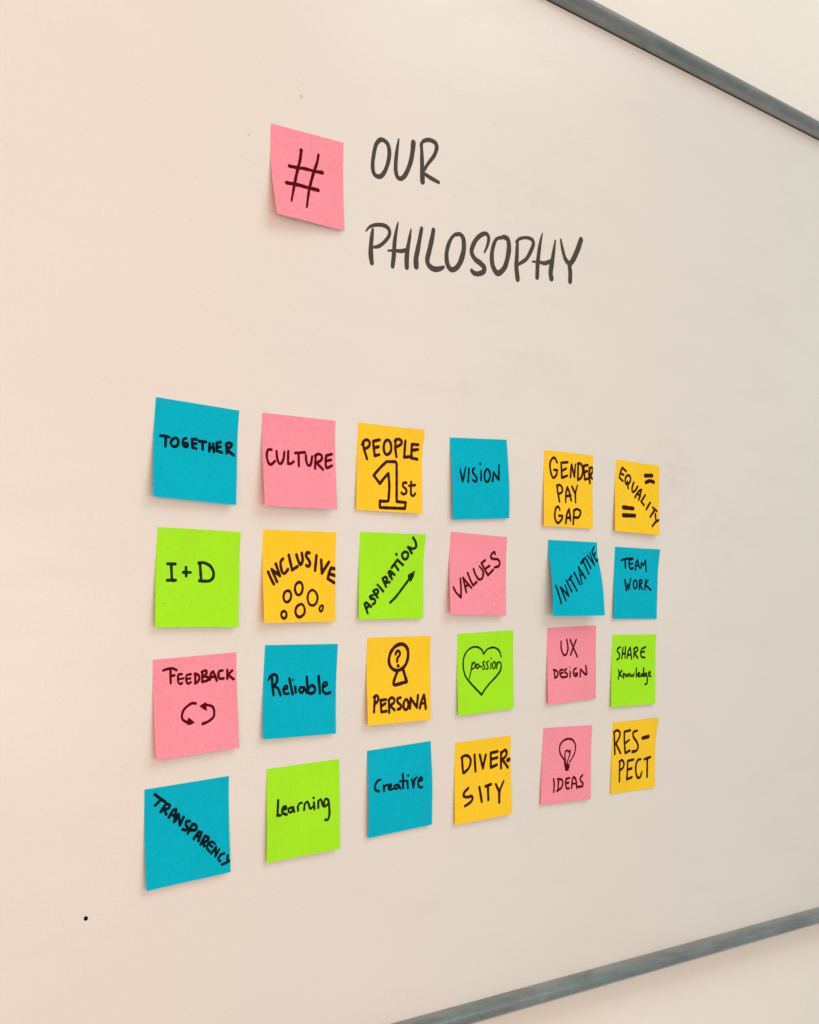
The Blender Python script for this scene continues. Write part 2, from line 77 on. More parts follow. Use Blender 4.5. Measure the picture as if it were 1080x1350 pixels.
 'diversity': [["handwriting",[["",[],[[-282,236,293],[-277,167,292],[-267,90,292]]],["",[],[[-290,232,293],[-248,247,294],[-192,233,296],[-167,191,295],[-191,128,294],[-255,86,292]]],["",[],[[-117,240,298],[-104,86,296]]],["",[1],[[-47,233,300],[-5,104,299],[34,224,301]]],["",[0,1,2],[[195,241,307],[102,236,304],[102,97,302],[185,115,304]]],["",[],[[111,176,303],[191,182,305]]],["",[],[[244,228,307],[242,77,305]]],["",[],[[244,217,307],[295,244,309],[322,220,309],[309,184,308],[261,158,307]]],["",[],[[263,156,307],[336,74,308]]],["",[],[[336,143,434],[355,147,435]]],["",[],[[-203,-62,293],[-254,-95,291],[-260,-129,291],[-209,-144,292],[-160,-141,293],[-149,-169,293],[-180,-198,293],[-247,-222,291]]],["",[],[[-57,-70,296],[-28,-207,296]]],["",[],[[24,-71,299],[101,-60,301]]],["",[],[[56,-71,299],[60,-203,299]]],["",[],[[166,-70,302],[209,-145,303]]],["",[],[[274,-49,204],[213,-145,303],[206,-244,303]]]]]],
 'ideas': [["bulb_drawing",[["",[],[[40,17,179],[85,61,180],[121,115,204],[125,186,204],[81,237,227],[20,254,226],[-45,246,225],[-102,212,223],[-119,164,222],[-104,107,222],[-67,68,223],[-41,43,200],[-34,-3,200]]],["",[2,3,4,5],[[-20,10,201],[-36,96,201],[-27,131,201],[0,140,202],[22,121,202],[44,137,203],[40,92,202],[15,44,179],[5,9,179]]],["",[],[[-25,-11,356],[24,-14,358]]],["",[],[[-22,-30,311],[23,-33,313]]],["",[],[[-17,-52,289],[15,-54,290]]]]],["handwriting",[["",[],[[-197,-136,240],[-186,-196,240],[-192,-265,239]]],["",[],[[-123,-138,242],[-127,-256,240]]],["",[],[[-139,-141,241],[-78,-149,242],[-58,-184,242],[-78,-232,242],[-145,-258,240]]],["",[0,1,3],[[42,-142,245],[-9,-147,244],[-15,-194,243],[-1,-244,243],[39,-246,244]]],["",[],[[-10,-191,243],[30,-187,244]]],["",[2],[[77,-244,244],[88,-152,246],[114,-136,246],[143,-170,246],[160,-250,246]]],["",[],[[89,-202,200],[148,-206,201]]],["",[4],[[245,-127,249],[213,-153,248],[218,-182,248],[252,-209,248],[247,-241,248],[170,-241,246]]]]]],
 'respect': [["word_res",[["",[],[[-349,274,289],[-337,158,289],[-327,41,289]]],["",[],[[-355,272,289],[-300,289,290],[-253,264,291],[-259,212,291],[-315,148,289]]],["",[],[[-309,144,289],[-230,43,291]]],["",[0,1,3],[[-76,274,296],[-176,266,293],[-170,168,293],[-149,36,293],[-72,58,295]]],["",[],[[-158,141,293],[-88,172,246]]],["",[],[[46,262,249],[-4,256,297],[-27,237,297],[-13,195,297],[39,146,298],[69,91,299],[44,49,298],[-26,41,370]]],["",[],[[145,176,426],[246,185,430]]]]],["word_pect",[["",[],[[-240,-46,291],[-235,-258,267]]],["",[],[[-248,-47,291],[-199,-34,292],[-167,-71,293],[-177,-114,293],[-229,-138,291]]],["",[0,1,3],[[-4,-43,297],[-102,-52,294],[-103,-151,294],[-108,-246,294],[-24,-231,296]]],["",[],[[-101,-145,294],[-29,-135,296]]],["",[],[[125,-51,250],[71,-57,299],[42,-111,298],[44,-186,298],[77,-244,299],[122,-239,300],[150,-187,225]]],["",[],[[187,-56,301],[292,-41,304]]],["",[],[[240,-56,303],[241,-250,303]]]]]],
}
# pen strokes on the board itself, in board coordinates (x, z)
BOARD_INK = {
 'word OUR': [["C",[],[[6838,3388,430],[6796,3342,428],[6776,3267,427],[6766,3159,425],[6780,3085,426],[6819,3060,427],[6869,3073,429],[6910,3127,432],[6940,3214,433],[6948,3304,483],[6926,3368,434],[6884,3392,408]]],["",[],[[7047,3450,171],[7036,3363,365],[7029,3255,438],[7034,3167,462],[7056,3116,438],[7097,3107,440],[7147,3152,467],[7192,3253,494],[7214,3348,521],[7222,3466,572]]],["",[],[[7317,3479,376],[7330,3396,427],[7344,3265,527],[7358,3147,577]]],["",[],[[7310,3465,276],[7339,3511,352],[7409,3542,405],[7483,3537,460],[7506,3498,486],[7481,3418,408],[7414,3328,354],[7371,3258,352]]],["",[],[[7386,3220,378],[7461,3203,406],[7554,3189,358]]]],
 'word PHILOSOPHY': [["",[],[[6812,2586,296],[6805,2505,457],[6804,2406,510],[6811,2348,564],[6824,2296,484]]],["",[],[[6737,2556,160],[6778,2603,268],[6853,2637,352],[6943,2650,382],[6997,2628,412],[7004,2579,384],[6954,2508,355],[6893,2457,352],[6830,2433,242]]],["",[],[[7097,2715,139],[7083,2637,332],[7071,2533,442],[7071,2412,497],[7064,2315,468]]],["",[],[[7254,2685,169],[7243,2601,366],[7228,2496,477],[7224,2414,561],[7231,2339,505]]],["",[],[[7002,2440,192],[7077,2456,276],[7156,2469,390],[7222,2495,336]]],["",[],[[7381,2722,400],[7367,2638,456],[7349,2522,540],[7335,2437,596],[7343,2369,596]]],["",[],[[7526,2741,464],[7514,2660,521],[7492,2552,548],[7472,2455,546],[7496,2409,519],[7561,2389,522],[7630,2405,496],[7678,2430,323]]],["",[],[[7809,2769,298],[7762,2725,356],[7725,2654,443],[7706,2566,501],[7717,2485,531],[7749,2439,532],[7793,2429,504],[7855,2471,538],[7900,2554,601],[7921,2654,572],[7906,2746,512],[7860,2776,420],[7810,2762,358]]],["",[],[[8191,2674,185],[8224,2740,341],[8240,2819,404],[8214,2855,404],[8169,2849,433],[8098,2799,460],[8044,2723,519],[8024,2644,517],[8070,2590,519],[8147,2563,554],[8203,2531,587],[8191,2488,525],[8118,2455,490],[8066,2455,488],[8038,2471,395]]],["",[],[[8391,2863,316],[8339,2830,377],[8306,2758,469],[8294,2669,531],[8313,2575,594],[8372,2517,565],[8425,2533,568],[8482,2599,572],[8513,2704,606],[8521,2793,607],[8500,2865,543],[8444,2878,444],[8396,2858,347]]],["",[],[[8634,2867,388],[8637,2741,516],[8638,2630,581],[8650,2578,613],[8666,2513,581]]],["",[],[[8621,2870,355],[8663,2910,324],[8757,2941,327],[8838,2939,395],[8861,2905,462],[8838,2839,461],[8774,2736,425],[8667,2659,323]]],["",[],[[8982,3034,134],[8961,2944,367],[8946,2828,499],[8939,2714,564],[8941,2586,530]]],["",[],[[9177,3004,204],[9165,2908,407],[9149,2791,576],[9134,2675,642],[9150,2616,643]]],["",[],[[8864,2727,198],[8970,2741,299],[9044,2747,436],[9133,2788,406]]],["",[],[[9257,3031,240],[9290,2946,412],[9340,2854,483],[9404,2815,520]]],["",[],[[9565,3095,635],[9521,2984,667],[9468,2880,628],[9414,2800,555],[9428,2734,590],[9432,2642,590]]]],
 'dot': [["",[],[[4500,-3028,328],[4501,-3030,328]]]],
 'speck': [["",[],[[5957,3519,135],[5966,3503,135]]]],
 'speck2': [["",[],[[5462,3050,111],[5469,3052,111]]]],
}
# pose on the board: x, z, tilt, lift of the lower left and lower right corner, then curl exponent, start, belly, lifted top right corner (metres)
POSE = {
 'hash': (0.60751, 0.28493, 0.05962, 0.01070, 0.00297, 1.70000, 0.25000, 0.00000, 0.00000),
 'together': (0.51649, 0.04632, -0.01193, 0.00693, 0.00502, 1.30000, 0.20000, 0.00000, 0.00000),
 'culture': (0.61627, 0.04818, 0.03130, 0.00860, 0.00659, 1.30000, 0.15000, 0.00000, 0.00000),
 'people': (0.71686, 0.05197, 0.02399, 0.00230, 0.00382, 1.30000, 0.20000, 0.00000, 0.00280),
 'vision': (0.82913, 0.05316, 0.08098, 0.00324, 0.00288, 1.30000, 0.20000, 0.00220, 0.00000),
 'gender': (0.95747, 0.05304, 0.02807, 0.00258, 0.00247, 1.30000, 0.20000, 0.00000, 0.00000),
 'equality': (1.06947, 0.05375, -0.00131, 0.00367, 0.00430, 1.30000, 0.20000, 0.00000, 0.00000),
 'id': (0.52620, -0.05118, 0.00913, 0.00445, 0.00412, 1.30000, 0.20000, 0.00000, 0.00000),
 'inclusive': (0.62449, -0.04647, 0.02696, 0.00628, 0.00333, 1.30000, 0.20000, 0.00000, 0.00000),
 'aspiration': (0.72639, -0.04244, 0.02352, 0.00281, 0.00324, 1.30000, 0.20000, 0.00000, 0.00220),
 'values': (0.83399, -0.03728, -0.00970, 0.00651, 0.00501, 1.30000, 0.20000, 0.00000, 0.00000),
 'initiative': (0.97047, -0.03624, 0.02018, 0.01085, 0.01397, 0.87700, 0.19317, 0.00209, 0.00000),
 'team': (1.07587, -0.03811, 0.00989, 0.00206, 0.00129, 1.30000, 0.20000, 0.00000, 0.00200),
 'feedback': (0.53191, -0.14973, 0.07077, 0.00503, 0.00463, 1.30000, 0.20000, 0.00000, 0.00000),
 'reliable': (0.63301, -0.14107, 0.01227, 0.00427, 0.00354, 1.60000, 0.30000, 0.00000, 0.00000),
 'persona': (0.74188, -0.13436, 0.02495, 0.00527, 0.00448, 1.30000, 0.20000, 0.00000, 0.00000),
 'passion': (0.85260, -0.12932, 0.05227, 0.00280, 0.00256, 1.30000, 0.20000, 0.00000, 0.00000),
 'ux': (0.97726, -0.12331, 0.04295, 0.00281, 0.00184, 1.30000, 0.20000, 0.00000, 0.00000),
 'share': (1.07932, -0.13097, 0.01336, 0.00212, 0.00269, 1.30000, 0.20000, 0.00000, 0.00000),
 'transparency': (0.53200, -0.24800, 0.06408, 0.00444, 0.00331, 1.30000, 0.20000, 0.00000, 0.00000),
 'learning': (0.64368, -0.24088, 0.04680, 0.00338, 0.00335, 1.30000, 0.20000, 0.00100, 0.00000),
 'creative': (0.75074, -0.23174, 0.06063, 0.00262, 0.00244, 1.30000, 0.20000, 0.00200, 0.00000),
 'diversity': (0.85710, -0.23118, 0.04405, 0.00296, 0.00344, 1.30000, 0.20000, 0.00000, 0.00000),
 'ideas': (0.97764, -0.22494, -0.00248, 0.00166, 0.00348, 1.30000, 0.20000, 0.00000, 0.00000),
 'respect': (1.08775, -0.22293, 0.01956, 0.00060, 0.00060, 1.30000, 0.20000, 0.00000, 0.00350),
}

# ------------------------------------------------------------------ materials
def mat(name):
    m = bpy.data.materials.new(name); m.use_nodes = True
    nt = m.node_tree
    return m, nt, nt.nodes['Principled BSDF']

def noise(nt, scale, detail=4, rough=0.5, vec=None, dist=0.0):
    n = nt.nodes.new('ShaderNodeTexNoise')
    n.inputs['Scale'].default_value = scale; n.inputs['Detail'].default_value = detail
    n.inputs['Roughness'].default_value = rough; n.inputs['Distortion'].default_value = dist
    if vec is not None: nt.links.new(vec, n.inputs['Vector'])
    return n

def ramp(nt, fac, stops):
    r = nt.nodes.new('ShaderNodeValToRGB')
    e = r.color_ramp.elements
    while len(e) < len(stops): e.new(0.5)
    for k, (p, c) in enumerate(stops):
        e[k].position = p; e[k].color = (*c, 1) if len(c) == 3 else c
    nt.links.new(fac, r.inputs['Fac'])
    return r

def coord(nt, kind='Object', scale=(1, 1, 1), rot=(0, 0, 0)):
    t = nt.nodes.new('ShaderNodeTexCoord'); mp = nt.nodes.new('ShaderNodeMapping')
    mp.inputs['Scale'].default_value = scale; mp.inputs['Rotation'].default_value = rot
    nt.links.new(t.outputs[kind], mp.inputs['Vector'])
    return mp.outputs['Vector']

def bump(nt, h, strength, dist, b):
    n = nt.nodes.new('ShaderNodeBump'); n.inputs['Strength'].default_value = strength; n.inputs['Distance'].default_value = dist
    nt.links.new(h, n.inputs['Height']); nt.links.new(n.outputs['Normal'], b.inputs['Normal'])
    return n

def mix(nt, fac, a, b, mode='MIX'):
    n = nt.nodes.new('ShaderNodeMix'); n.data_type = 'RGBA'; n.blend_type = mode
    for sock, v in ((n.inputs[0], fac), (n.inputs[6], a), (n.inputs[7], b)):
        if isinstance(v, (int, float)): sock.default_value = v
        elif isinstance(v, tuple): sock.default_value = (*v, 1)
        else: nt.links.new(v, sock)
    return n.outputs[2]

def board_material():
    m, nt, b = mat('enamel_board')
    v = coord(nt, 'Object')
    big = noise(nt, 2.3, 3, 0.5, v, 0.4)
    smear = noise(nt, 1.0, 5, 0.6, coord(nt, 'Object', (7, 7, 26), (0, 0.5, 0)), 0.2)
    fine = noise(nt, 420, 3, 0.6, v)
    c1 = ramp(nt, big.outputs['Fac'], [(0.3, (0.750, 0.725, 0.690)), (0.7, (0.775, 0.760, 0.735))])
    c2 = ramp(nt, smear.outputs['Fac'], [(0.30, (0.965, 0.965, 0.968)), (0.52, (1, 1, 1))])
    c3 = ramp(nt, fine.outputs['Fac'], [(0.3, (0.955, 0.955, 0.955)), (0.7, (1, 1, 1))])
    col = mix(nt, 0.75, c1.outputs['Color'], c2.outputs['Color'], 'MULTIPLY')
    col = mix(nt, 1.0, col, c3.outputs['Color'], 'MULTIPLY')
    # faint ghosts of wiped-off writing, right of the notes and above them
    tc = nt.nodes.new('ShaderNodeTexCoord')
    ghost = noise(nt, 1.0, 5, 0.62, coord(nt, 'Object', (34, 34, 55)), 1.2)
    for (gx, gz, rx, rz, amt) in ((1.13, 0.085, 0.075, 0.055, 0.075), (0.80, 0.135, 0.03, 0.016, 0.05), (0.95, 0.10, 0.05, 0.02, 0.03), (1.22, 0.02, 0.06, 0.10, 0.035), (0.86, 0.33, 0.10, 0.05, 0.025)):
        mp = nt.nodes.new('ShaderNodeMapping'); mp.vector_type = 'TEXTURE'
        mp.inputs['Location'].default_value = (gx, 0, gz); mp.inputs['Scale'].default_value = (rx, 1, rz)
        nt.links.new(tc.outputs['Object'], mp.inputs['Vector'])
        ln = nt.nodes.new('ShaderNodeVectorMath'); ln.operation = 'LENGTH'; nt.links.new(mp.outputs[0], ln.inputs[0])
        fall = ramp(nt, ln.outputs['Value'], [(0.25, (1, 1, 1)), (1.0, (0, 0, 0))])
        g = ramp(nt, ghost.outputs['Fac'], [(0.42, (0, 0, 0)), (0.62, (1, 1, 1))])
        mm = nt.nodes.new('ShaderNodeMath'); mm.operation = 'MULTIPLY'; nt.links.new(fall.outputs['Color'], mm.inputs[0]); nt.links.new(g.outputs['Color'], mm.inputs[1])
        m2 = nt.nodes.new('ShaderNodeMath'); m2.operation = 'MULTIPLY'; m2.inputs[1].default_value = amt * 3.8; nt.links.new(mm.outputs[0], m2.inputs[0])
        col = mix(nt, m2.outputs[0], col, (0.60, 0.57, 0.53))
    nt.links.new(col, b.inputs['Base Color'])
    r = ramp(nt, smear.outputs['Fac'], [(0.3, (0.30,) * 3), (0.6, (0.22,) * 3)])
    nt.links.new(r.outputs['Color'], b.inputs['Roughness'])
    b.inputs['IOR'].default_value = 1.48
    b.inputs['Coat Weight'].default_value = 0.15
    b.inputs['Coat Roughness'].default_value = 0.22
    bump(nt, noise(nt, 90, 3, 0.5, v).outputs['Fac'], 0.10, 0.0006, b)
    return m

def wall_material():
    m, nt, b = mat('painted_plaster')
    v = coord(nt, 'Object')
    big = noise(nt, 3.0, 4, 0.55, v)
    fine = noise(nt, 160, 5, 0.6, v)
    c1 = ramp(nt, big.outputs['Fac'], [(0.3, (0.84, 0.80, 0.75)), (0.7, (0.87, 0.835, 0.785))])
    c2 = ramp(nt, fine.outputs['Fac'], [(0.3, (0.97, 0.97, 0.97)), (0.7, (1, 1, 1))])
    nt.links.new(mix(nt, 1.0, c1.outputs['Color'], c2.outputs['Color'], 'MULTIPLY'), b.inputs['Base Color'])
    b.inputs['Roughness'].default_value = 0.85
    bump(nt, fine.outputs['Fac'], 0.15, 0.0007, b)
    return m

def rail_material():
    m, nt, b = mat('anodised_rail')
    v = coord(nt, 'Object', (10, 34, 34))
    blot = noise(nt, 1.6, 5, 0.6, v, 0.5)
    tint = noise(nt, 1.1, 3, 0.5, coord(nt, 'Object', (11, 40, 40)))
    fine = noise(nt, 500, 4, 0.65, coord(nt, 'Object', (0.5, 1, 1)))
    c1 = ramp(nt, blot.outputs['Fac'], [(0.30, (0.148, 0.172, 0.180)), (0.5, (0.200, 0.230, 0.240)), (0.75, (0.265, 0.303, 0.316))])
    c2 = ramp(nt, tint.outputs['Fac'], [(0.35, (0.80, 0.93, 0.88)), (0.5, (0.97, 0.97, 0.97)), (0.68, (0.97, 0.92, 0.93))])
    c3 = ramp(nt, fine.outputs['Fac'], [(0.3, (0.84,) * 3), (0.7, (1.08,) * 3)])
    col = mix(nt, 1.0, c1.outputs['Color'], c2.outputs['Color'], 'MULTIPLY')
    col = mix(nt, 1.0, col, c3.outputs['Color'], 'MULTIPLY')
    nt.links.new(col, b.inputs['Base Color'])
    b.inputs['Metallic'].default_value = 0.35
    b.inputs['Roughness'].default_value = 0.36
    b.inputs['Coat Weight'].default_value = 0.7
    b.inputs['Coat Roughness'].default_value = 0.24
    bump(nt, fine.outputs['Fac'], 0.12, 0.0004, b)
    return m

def paper_material(name, col, fibre):
    m, nt, b = mat(name)
    info = nt.nodes.new('ShaderNodeObjectInfo')
    v0 = nt.nodes.new('ShaderNodeTexCoord')
    add = nt.nodes.new('ShaderNodeVectorMath'); add.operation = 'MULTIPLY_ADD'
    add.inputs[1].default_value = (1, 1, 1)
    sc = nt.nodes.new('ShaderNodeVectorMath'); sc.operation = 'SCALE'; sc.inputs['Scale'].default_value = 9.0
    comb = nt.nodes.new('ShaderNodeCombineXYZ')
    for k in range(3): nt.links.new(info.outputs['Random'], comb.inputs[k])
    nt.links.new(comb.outputs[0], sc.inputs[0])
    nt.links.new(v0.outputs['Object'], add.inputs[0]); nt.links.new(sc.outputs[0], add.inputs[2])
    v = add.outputs[0]
    fine = noise(nt, 1100, 5, 0.65, v)
    mid = noise(nt, 430, 4, 0.6, v)
    big = noise(nt, 26, 3, 0.5, v)
    lo = tuple(x * (1 - fibre) for x in col); hi = tuple(min(0.95, x * (1 + fibre * 0.5)) for x in col)
    c1 = ramp(nt, mid.outputs['Fac'], [(0.30, lo), (0.55, col), (0.75, hi)])
    c2 = ramp(nt, fine.outputs['Fac'], [(0.30, (1 - fibre * 0.8,) * 3), (0.65, (1, 1, 1))])
    c3 = ramp(nt, big.outputs['Fac'], [(0.3, (0.955,) * 3), (0.65, (1, 1, 1))])
    c = mix(nt, 1.0, c1.outputs['Color'], c2.outputs['Color'], 'MULTIPLY')
    c = mix(nt, 1.0, c, c3.outputs['Color'], 'MULTIPLY')
    nt.links.new(c, b.inputs['Base Color'])
    b.inputs['Roughness'].default_value = 0.78
    b.inputs['Specular IOR Level'].default_value = 0.06
    bump(nt, mid.outputs['Fac'], 0.35, 0.00018, b)
    return m

def ink_material(name, col):
    m, nt, b = mat(name)
    n = noise(nt, 900, 3, 0.6, coord(nt))
    c = ramp(nt, n.outputs['Fac'], [(0.3, tuple(x * 0.8 for x in col)), (0.75, tuple(x * 1.35 for x in col))])
    nt.links.new(c.outputs['Color'], b.inputs['Base Color'])
    b.inputs['Roughness'].default_value = 0.7
    b.inputs['Specular IOR Level'].default_value = 0.04
    return m

PAPER = {
    'pink':   paper_material('pink_paper', (0.95, 0.325, 0.425), 0.13),
    'blue':   paper_material('blue_paper', (0.001, 0.475, 0.665), 0.10),
    'yellow': paper_material('yellow_paper', (0.95, 0.63, 0.030), 0.07),
    'green':  paper_material('green_paper', (0.37, 0.88, 0.022), 0.06),
}
INKM = {
    'pink':   ink_material('ink_on_pink', (0.095, 0.0015, 0.005)),
    'blue':   ink_material('ink_on_blue', (0.001, 0.010, 0.016)),
    'yellow': ink_material('ink_on_yellow', (0.045, 0.010, 0.001)),
    'green':  ink_material('ink_on_green', (0.012, 0.028, 0.002)),
}
M_BOARD = board_material(); M_WALL = wall_material(); M_RAIL = rail_material()
M_TITLE = ink_material('grey_marker_ink', (0.070, 0.064, 0.058))
M_SHADOW_LINE = ink_material('brown_shadow_line', (0.07, 0.055, 0.045))
M_DOT = ink_material('black_marker_ink', (0.004, 0.004, 0.004))
M_SPECK = ink_material('faint_grey_mark', (0.44, 0.39, 0.35))
M_FLECK = ink_material('green_fibre_fleck', (0.22, 0.52, 0.012))

def link(name, bm, m, parent=None, smooth=False):
    me = bpy.data.meshes.new(name)
    bm.normal_update(); bm.to_mesh(me); bm.free()
    me.materials.append(m)
    if smooth:
        for p in me.polygons: p.use_smooth = True
    o = bpy.data.objects.new(name, me); C.objects.link(o)
    if parent is not None: o.parent = parent
    return o

def empty(name, loc, label, cat, group=None):
    o = bpy.data.objects.new(name, None); o.location = loc; o.empty_display_size = 0.02
    C.objects.link(o); o['label'] = label; o['category'] = cat
    if group: o['group'] = group
    return o

# ------------------------------------------------------------------ setting: the wall
ZT, ZB = 0.5352, -0.4412          # inner edges of the top and bottom rail
XL, XR = -0.30, 1.66              # inner edges at the ends of the board
WALL_Y = 0.017
bm = bmesh.new()
vs = [bm.verts.new(p) for p in ((-3.5, WALL_Y, -1.7), (5.5, WALL_Y, -1.7), (5.5, WALL_Y, 2.6), (-3.5, WALL_Y, 2.6),
                                (-3.5, WALL_Y + .15, -1.7), (5.5, WALL_Y + .15, -1.7), (5.5, WALL_Y + .15, 2.6), (-3.5, WALL_Y + .15, 2.6))]
for f in ((0, 1, 2, 3), (7, 6, 5, 4), (0, 4, 5, 1), (1, 5, 6, 2), (2, 6, 7, 3), (3, 7, 4, 0)): bm.faces.new([vs[k] for k in f])
bmesh.ops.recalc_face_normals(bm, faces=bm.faces[:])
wall = link('wall', bm, M_WALL); wall['kind'] = 'structure'

# ------------------------------------------------------------------ the whiteboard
board = empty('whiteboard', (0, 0, 0), 'large cream white board in a rounded grey metal frame fixed to the wall', 'whiteboard')
bm = bmesh.new()
# front sheet reaches 3 mm under the rails, 8 mm core behind it
x0, x1, z0, z1, d = XL - .004, XR + .004, ZB - .004, ZT + .004, 0.009
vs = [bm.verts.new(p) for p in ((x0, 0, z0), (x1, 0, z0), (x1, 0, z1), (x0, 0, z1), (x0, d, z0), (x1, d, z0), (x1, d, z1), (x0, d, z1))]
for f in ((0, 1, 2, 3), (7, 6, 5, 4), (0, 4, 5, 1), (1, 5, 6, 2), (2, 6, 7, 3), (3, 7, 4, 0)): bm.faces.new([vs[k] for k in f])
bmesh.ops.recalc_face_normals(bm, faces=bm.faces[:])
link('panel', bm, M_BOARD, board)

RW, RD = 0.0180, 0.0165           # rail width over the face and how far it stands proud of the panel
def rail_profile():
    # (out, y): out = distance from the panel's visible edge, away from the panel; y < 0 is towards the room
    p = [(0.0, -0.0004)]
    n = 14
    for k in range(n + 1):
        a = math.pi * k / n
        ca = math.cos(a)
        p.append((RW / 2 - RW / 2 * ca, -0.0012 - (RD - 0.0012) * math.sin(a)))
    p += [(RW, 0.011), (RW - 0.003, 0.0125), (0.002, 0.0125), (0.002, -0.0004)]
    return p

def rail(a, b, outdir):
    """extrude the rail profile from a to b; outdir is the unit vector away from the panel"""
    bm = bmesh.new(); prof = rail_profile(); n = 60
    rings = []
    for k in range(n + 1):
        c = Vector(a).lerp(Vector(b), k / n)
        rings.append([bm.verts.new((c.x + outdir[0] * o, y, c.z + outdir[1] * o)) for o, y in prof])
    for k in range(n):
        for j in range(len(prof)):
            j2 = (j + 1) % len(prof)
            bm.faces.new((rings[k][j], rings[k][j2], rings[k + 1][j2], rings[k + 1][j]))
    bm.faces.new(rings[0]); bm.faces.new(rings[-1][::-1])
    bmesh.ops.recalc_face_normals(bm, faces=bm.faces[:])
    o = link('frame_rail', bm, M_RAIL, board, True)
    o.data.set_sharp_from_angle(angle=math.radians(50))
    return o
rail((XL, 0, ZT), (XR, 0, ZT), (0, 1))['label'] = 'rounded grey top rail of the frame'
rail((XL, 0, ZB), (XR, 0, ZB), (0, -1))['label'] = 'rounded grey bottom rail of the frame'
bm = bmesh.new()      # thin dark strip standing in for the shadow line under the top rail
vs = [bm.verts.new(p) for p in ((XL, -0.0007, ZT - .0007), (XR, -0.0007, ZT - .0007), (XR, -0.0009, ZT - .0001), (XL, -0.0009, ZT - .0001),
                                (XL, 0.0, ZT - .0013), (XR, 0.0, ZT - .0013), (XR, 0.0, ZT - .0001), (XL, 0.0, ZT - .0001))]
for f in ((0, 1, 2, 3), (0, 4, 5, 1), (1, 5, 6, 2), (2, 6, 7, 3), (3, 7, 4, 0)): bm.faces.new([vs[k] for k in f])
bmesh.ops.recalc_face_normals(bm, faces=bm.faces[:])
link('shadow_line_strip', bm, M_SHADOW_LINE, board)
rail((XL, 0, ZB), (XL, 0, ZT), (-1, 0)); rail((XR, 0, ZB), (XR, 0, ZT), (1, 0))
for sx, cx in ((-1, XL), (1, XR)):
    for sz, cz in ((-1, ZB), (1, ZT)):
        bm = bmesh.new(); n = 10; cap = []
        for lvl, (y, s) in enumerate(((0.0125, 1.0), (-0.009, 1.0), (-0.0125, 0.92), (-0.0135, 0.75))):
            ring = []
            R = RW + 0.0015
            pts = [(-0.001, -0.001)] + [(R * math.cos(t), R * math.sin(t)) for t in [math.pi / 2 * k / n for k in range(n + 1)]]
            for (a, b_) in pts: ring.append(bm.verts.new((cx + sx * (a * s), y, cz + sz * (b_ * s))))
            cap.append(ring)
        for k in range(len(cap) - 1):
            for j in range(len(cap[0])):
                j2 = (j + 1) % len(cap[0])
                bm.faces.new((cap[k][j], cap[k][j2], cap[k + 1][j2], cap[k + 1][j]))
        bm.faces.new(cap[0]); bm.faces.new(cap[-1])
        bmesh.ops.recalc_face_normals(bm, faces=bm.faces[:])
        link('corner_cap', bm, M_RAIL, board)

# ------------------------------------------------------------------ pen strokes
def smooth_run(pts, closed, step):
    """centripetal-like Catmull-Rom through pts of (u, v, w)"""
    n = len(pts)
    if n == 1: return pts[:]
    out = []
    last = n if closed else n - 1
    for i in range(last):
        p1, p2 = Vector(pts[i]), Vector(pts[(i + 1) % n])
        p0 = Vector(pts[(i - 1) % n]) if (closed or i > 0) else p1 + (p1 - p2)
        p3 = Vector(pts[(i + 2) % n]) if (closed or i < n - 2) else p2 + (p2 - p1)
        if n == 2: p0, p3 = p1 + (p1 - p2), p2 + (p2 - p1)
        L1 = max((p2 - p1).xy.length, 1e-6)
        m1 = (p2 - p0) * 0.5; m2 = (p3 - p1) * 0.5
        for m in (m1, m2):                                   # no overshoot where spacing is uneven
            if m.xy.length > L1 * 1.15: m *= L1 * 1.15 / m.xy.length
        k = max(1, int(L1 / step))
        for j in range(k):
            t = j / k; t2, t3 = t * t, t * t * t
            out.append(tuple((2*t3 - 3*t2 + 1) * p1 + (t3 - 2*t2 + t) * m1 + (3*t2 - 2*t3) * p2 + (t3 - t2) * m2))
    out.append(pts[0] if closed else pts[-1])
    return out

